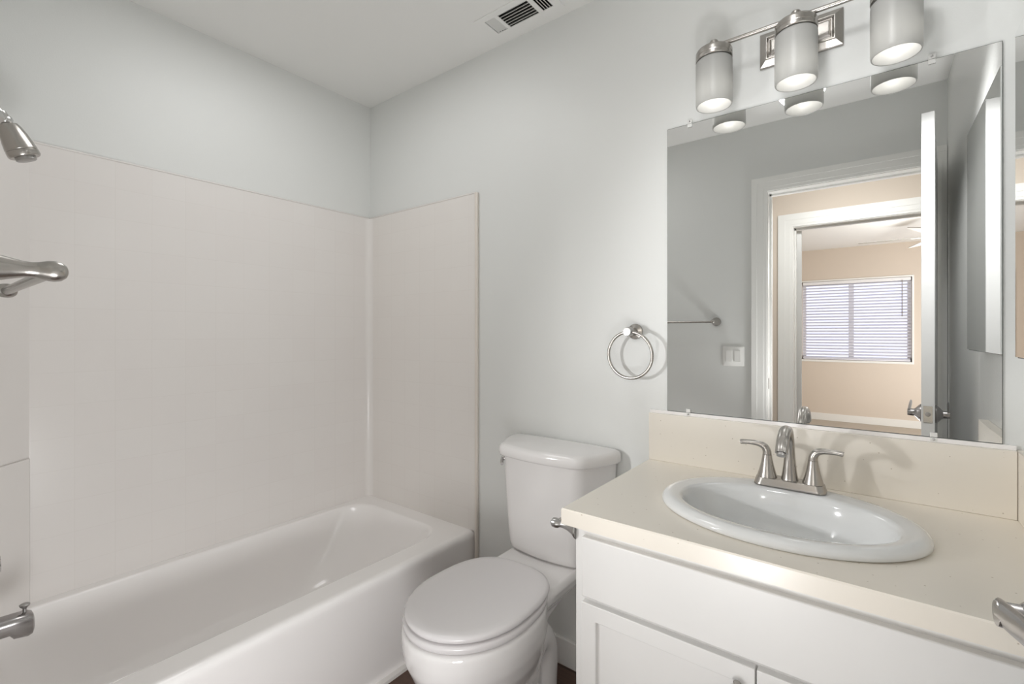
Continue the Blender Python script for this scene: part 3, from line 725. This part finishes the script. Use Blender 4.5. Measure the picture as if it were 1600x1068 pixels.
# deck that carries the tank
loft(b, [rrect(tx-a, tx+a, y0, y1, r, z_, 8) for a, y0, y1, r, z_ in ((0.050, 1.15, 1.28, 0.05, 0.22), (0.070, 1.15, 1.32, 0.06, 0.30), (0.092, 1.15, 1.39, 0.06, 0.355), (0.133, 1.155, 1.485, 0.05, 0.408), (0.145, 1.17, 1.495, 0.05, 0.440), (0.137, 1.19, 1.49, 0.045, 0.456))])
# trapway swelling on both flanks
for s in (-1, 1):
    pts = [(tx+s*0.050, 1.03, 0.11, 0.043), (tx+s*0.058, 1.10, 0.16, 0.050), (tx+s*0.060, 1.17, 0.235, 0.052), (tx+s*0.058, 1.235, 0.275, 0.050), (tx+s*0.056, 1.280, 0.22, 0.048), (tx+s*0.055, 1.285, 0.11, 0.046), (tx+s*0.058, 1.275, 0.02, 0.046)]
    tube(b, [(x, y, max(zz, 0.0), r) for x, y, zz, r in smoothpath(pts, 5)], 18)
for v in b.verts: v.co.z = max(v.co.z, 0.0)
obj('bowl', b, 'china', t, remesh=0.006)
# seat and lid
b = B()
so = [(0.443, 0.178, 0.216), (0.4455, 0.184, 0.222), (0.456, 0.186, 0.224), (0.4615, 0.184, 0.222), (0.4635, 0.179, 0.217)]
si = [(0.4635, 0.12, 0.15), (0.443, 0.12, 0.15)]
loft(b, [egg(tx-0.003, 1.014, a*0.975, f*0.975, 0.225*f/0.222, z_, 80, 2.0, 2.6) for z_, a, f in so+si], closed=True)
obj('seat', b, 'seatp', t, angle=60)
b = B()
loft(b, [egg(tx-0.004, 1.016, a*0.967, f*0.965, 0.235*f/0.222, z_, 80, 2.0, 2.8) for z_, a, f in ((0.4665, 0.176, 0.214), (0.468, 0.1815, 0.2195), (0.475, 0.184, 0.222), (0.4805, 0.182, 0.2205), (0.4845, 0.174, 0.213), (0.4865, 0.155, 0.193), (0.4885, 0.10, 0.13), (0.4892, 0.03, 0.04))])
obj('seat_lid', b, 'seatp', t, angle=60, label='closed white seat lid')
# tank
def tank_ring(k, z_, yb=1.506, yf=1.318, wb=0.221, wf=0.160, n=9):
    """D-like outline: straight back, flared sides, bowed front, rounded corners"""
    bow = 0.018*k
    ctrl = []
    W, F = wb*k, wf*k; yf_ = yb-(yb-yf)*k
    corners = [((W, yb), 0.012), ((W, yb-0.055*k), 0.05), ((F, yf_+0.012), 0.03), ((0, yf_-bow+0.006), 0.6), ((-F, yf_+0.012), 0.03), ((-W, yb-0.055*k), 0.05), ((-W, yb), 0.012)]
    P = [Vector((c[0][0], c[0][1], 0)) for c in corners]
    out = []
    m = len(P)
    for i in range(m):
        p, a, c = P[i], P[i-1], P[(i+1) % m]
        r = corners[i][1]
        d1 = (a-p); d2 = (c-p)
        l1 = min(r, d1.length*0.48); l2 = min(r, d2.length*0.48)
        q1, q2 = p+d1.normalized()*l1, p+d2.normalized()*l2
        for j in range(n+1):
            s = j/n
            out.append((1-s)**2*q1+2*s*(1-s)*p+s*s*q2)
    return [Vector((tx+q.x, q.y, z_)) for q in out]
b = B()
loft(b, [tank_ring(k, z_) for k, z_ in ((0.76, 0.4565), (0.84, 0.460), (0.875, 0.470), (0.89, 0.486), (0.925, 0.60), (0.955, 0.72), (0.97, 0.798))])
obj('tank', b, 'china', t, angle=50)
b = B()
loft(b, [tank_ring(k, z_) for k, z_ in ((0.99, 0.7985), (1.035, 0.8005), (1.05, 0.806), (1.05, 0.822), (1.04, 0.831), (1.015, 0.838), (0.95, 0.8415), (0.5, 0.8435))])
obj('tank_lid', b, 'china', t, angle=50)
# flush lever on the flared left flank
p0 = Vector((tx-0.186, 1.392, 0.772)); nrm = Vector((-0.8, -0.6, 0)).normalized()
b = lathe(B(), [(0, -0.006), (0.011, -0.006), (0.011, 0.008), (0.008, 0.011), (0.006, 0.016), (0, 0.017)], p0, nrm, 22)
tube(b, smoothpath([(*(p0+nrm*0.013), 0.006), (*(p0+nrm*0.017+Vector((0.02, -0.022, -0.004))), 0.0065), (*(p0+nrm*0.016+Vector((0.036, -0.042, -0.008))), 0.006)], 4), 14)
obj('flush_lever', b, 'chrome', t, label='small chrome flush lever')
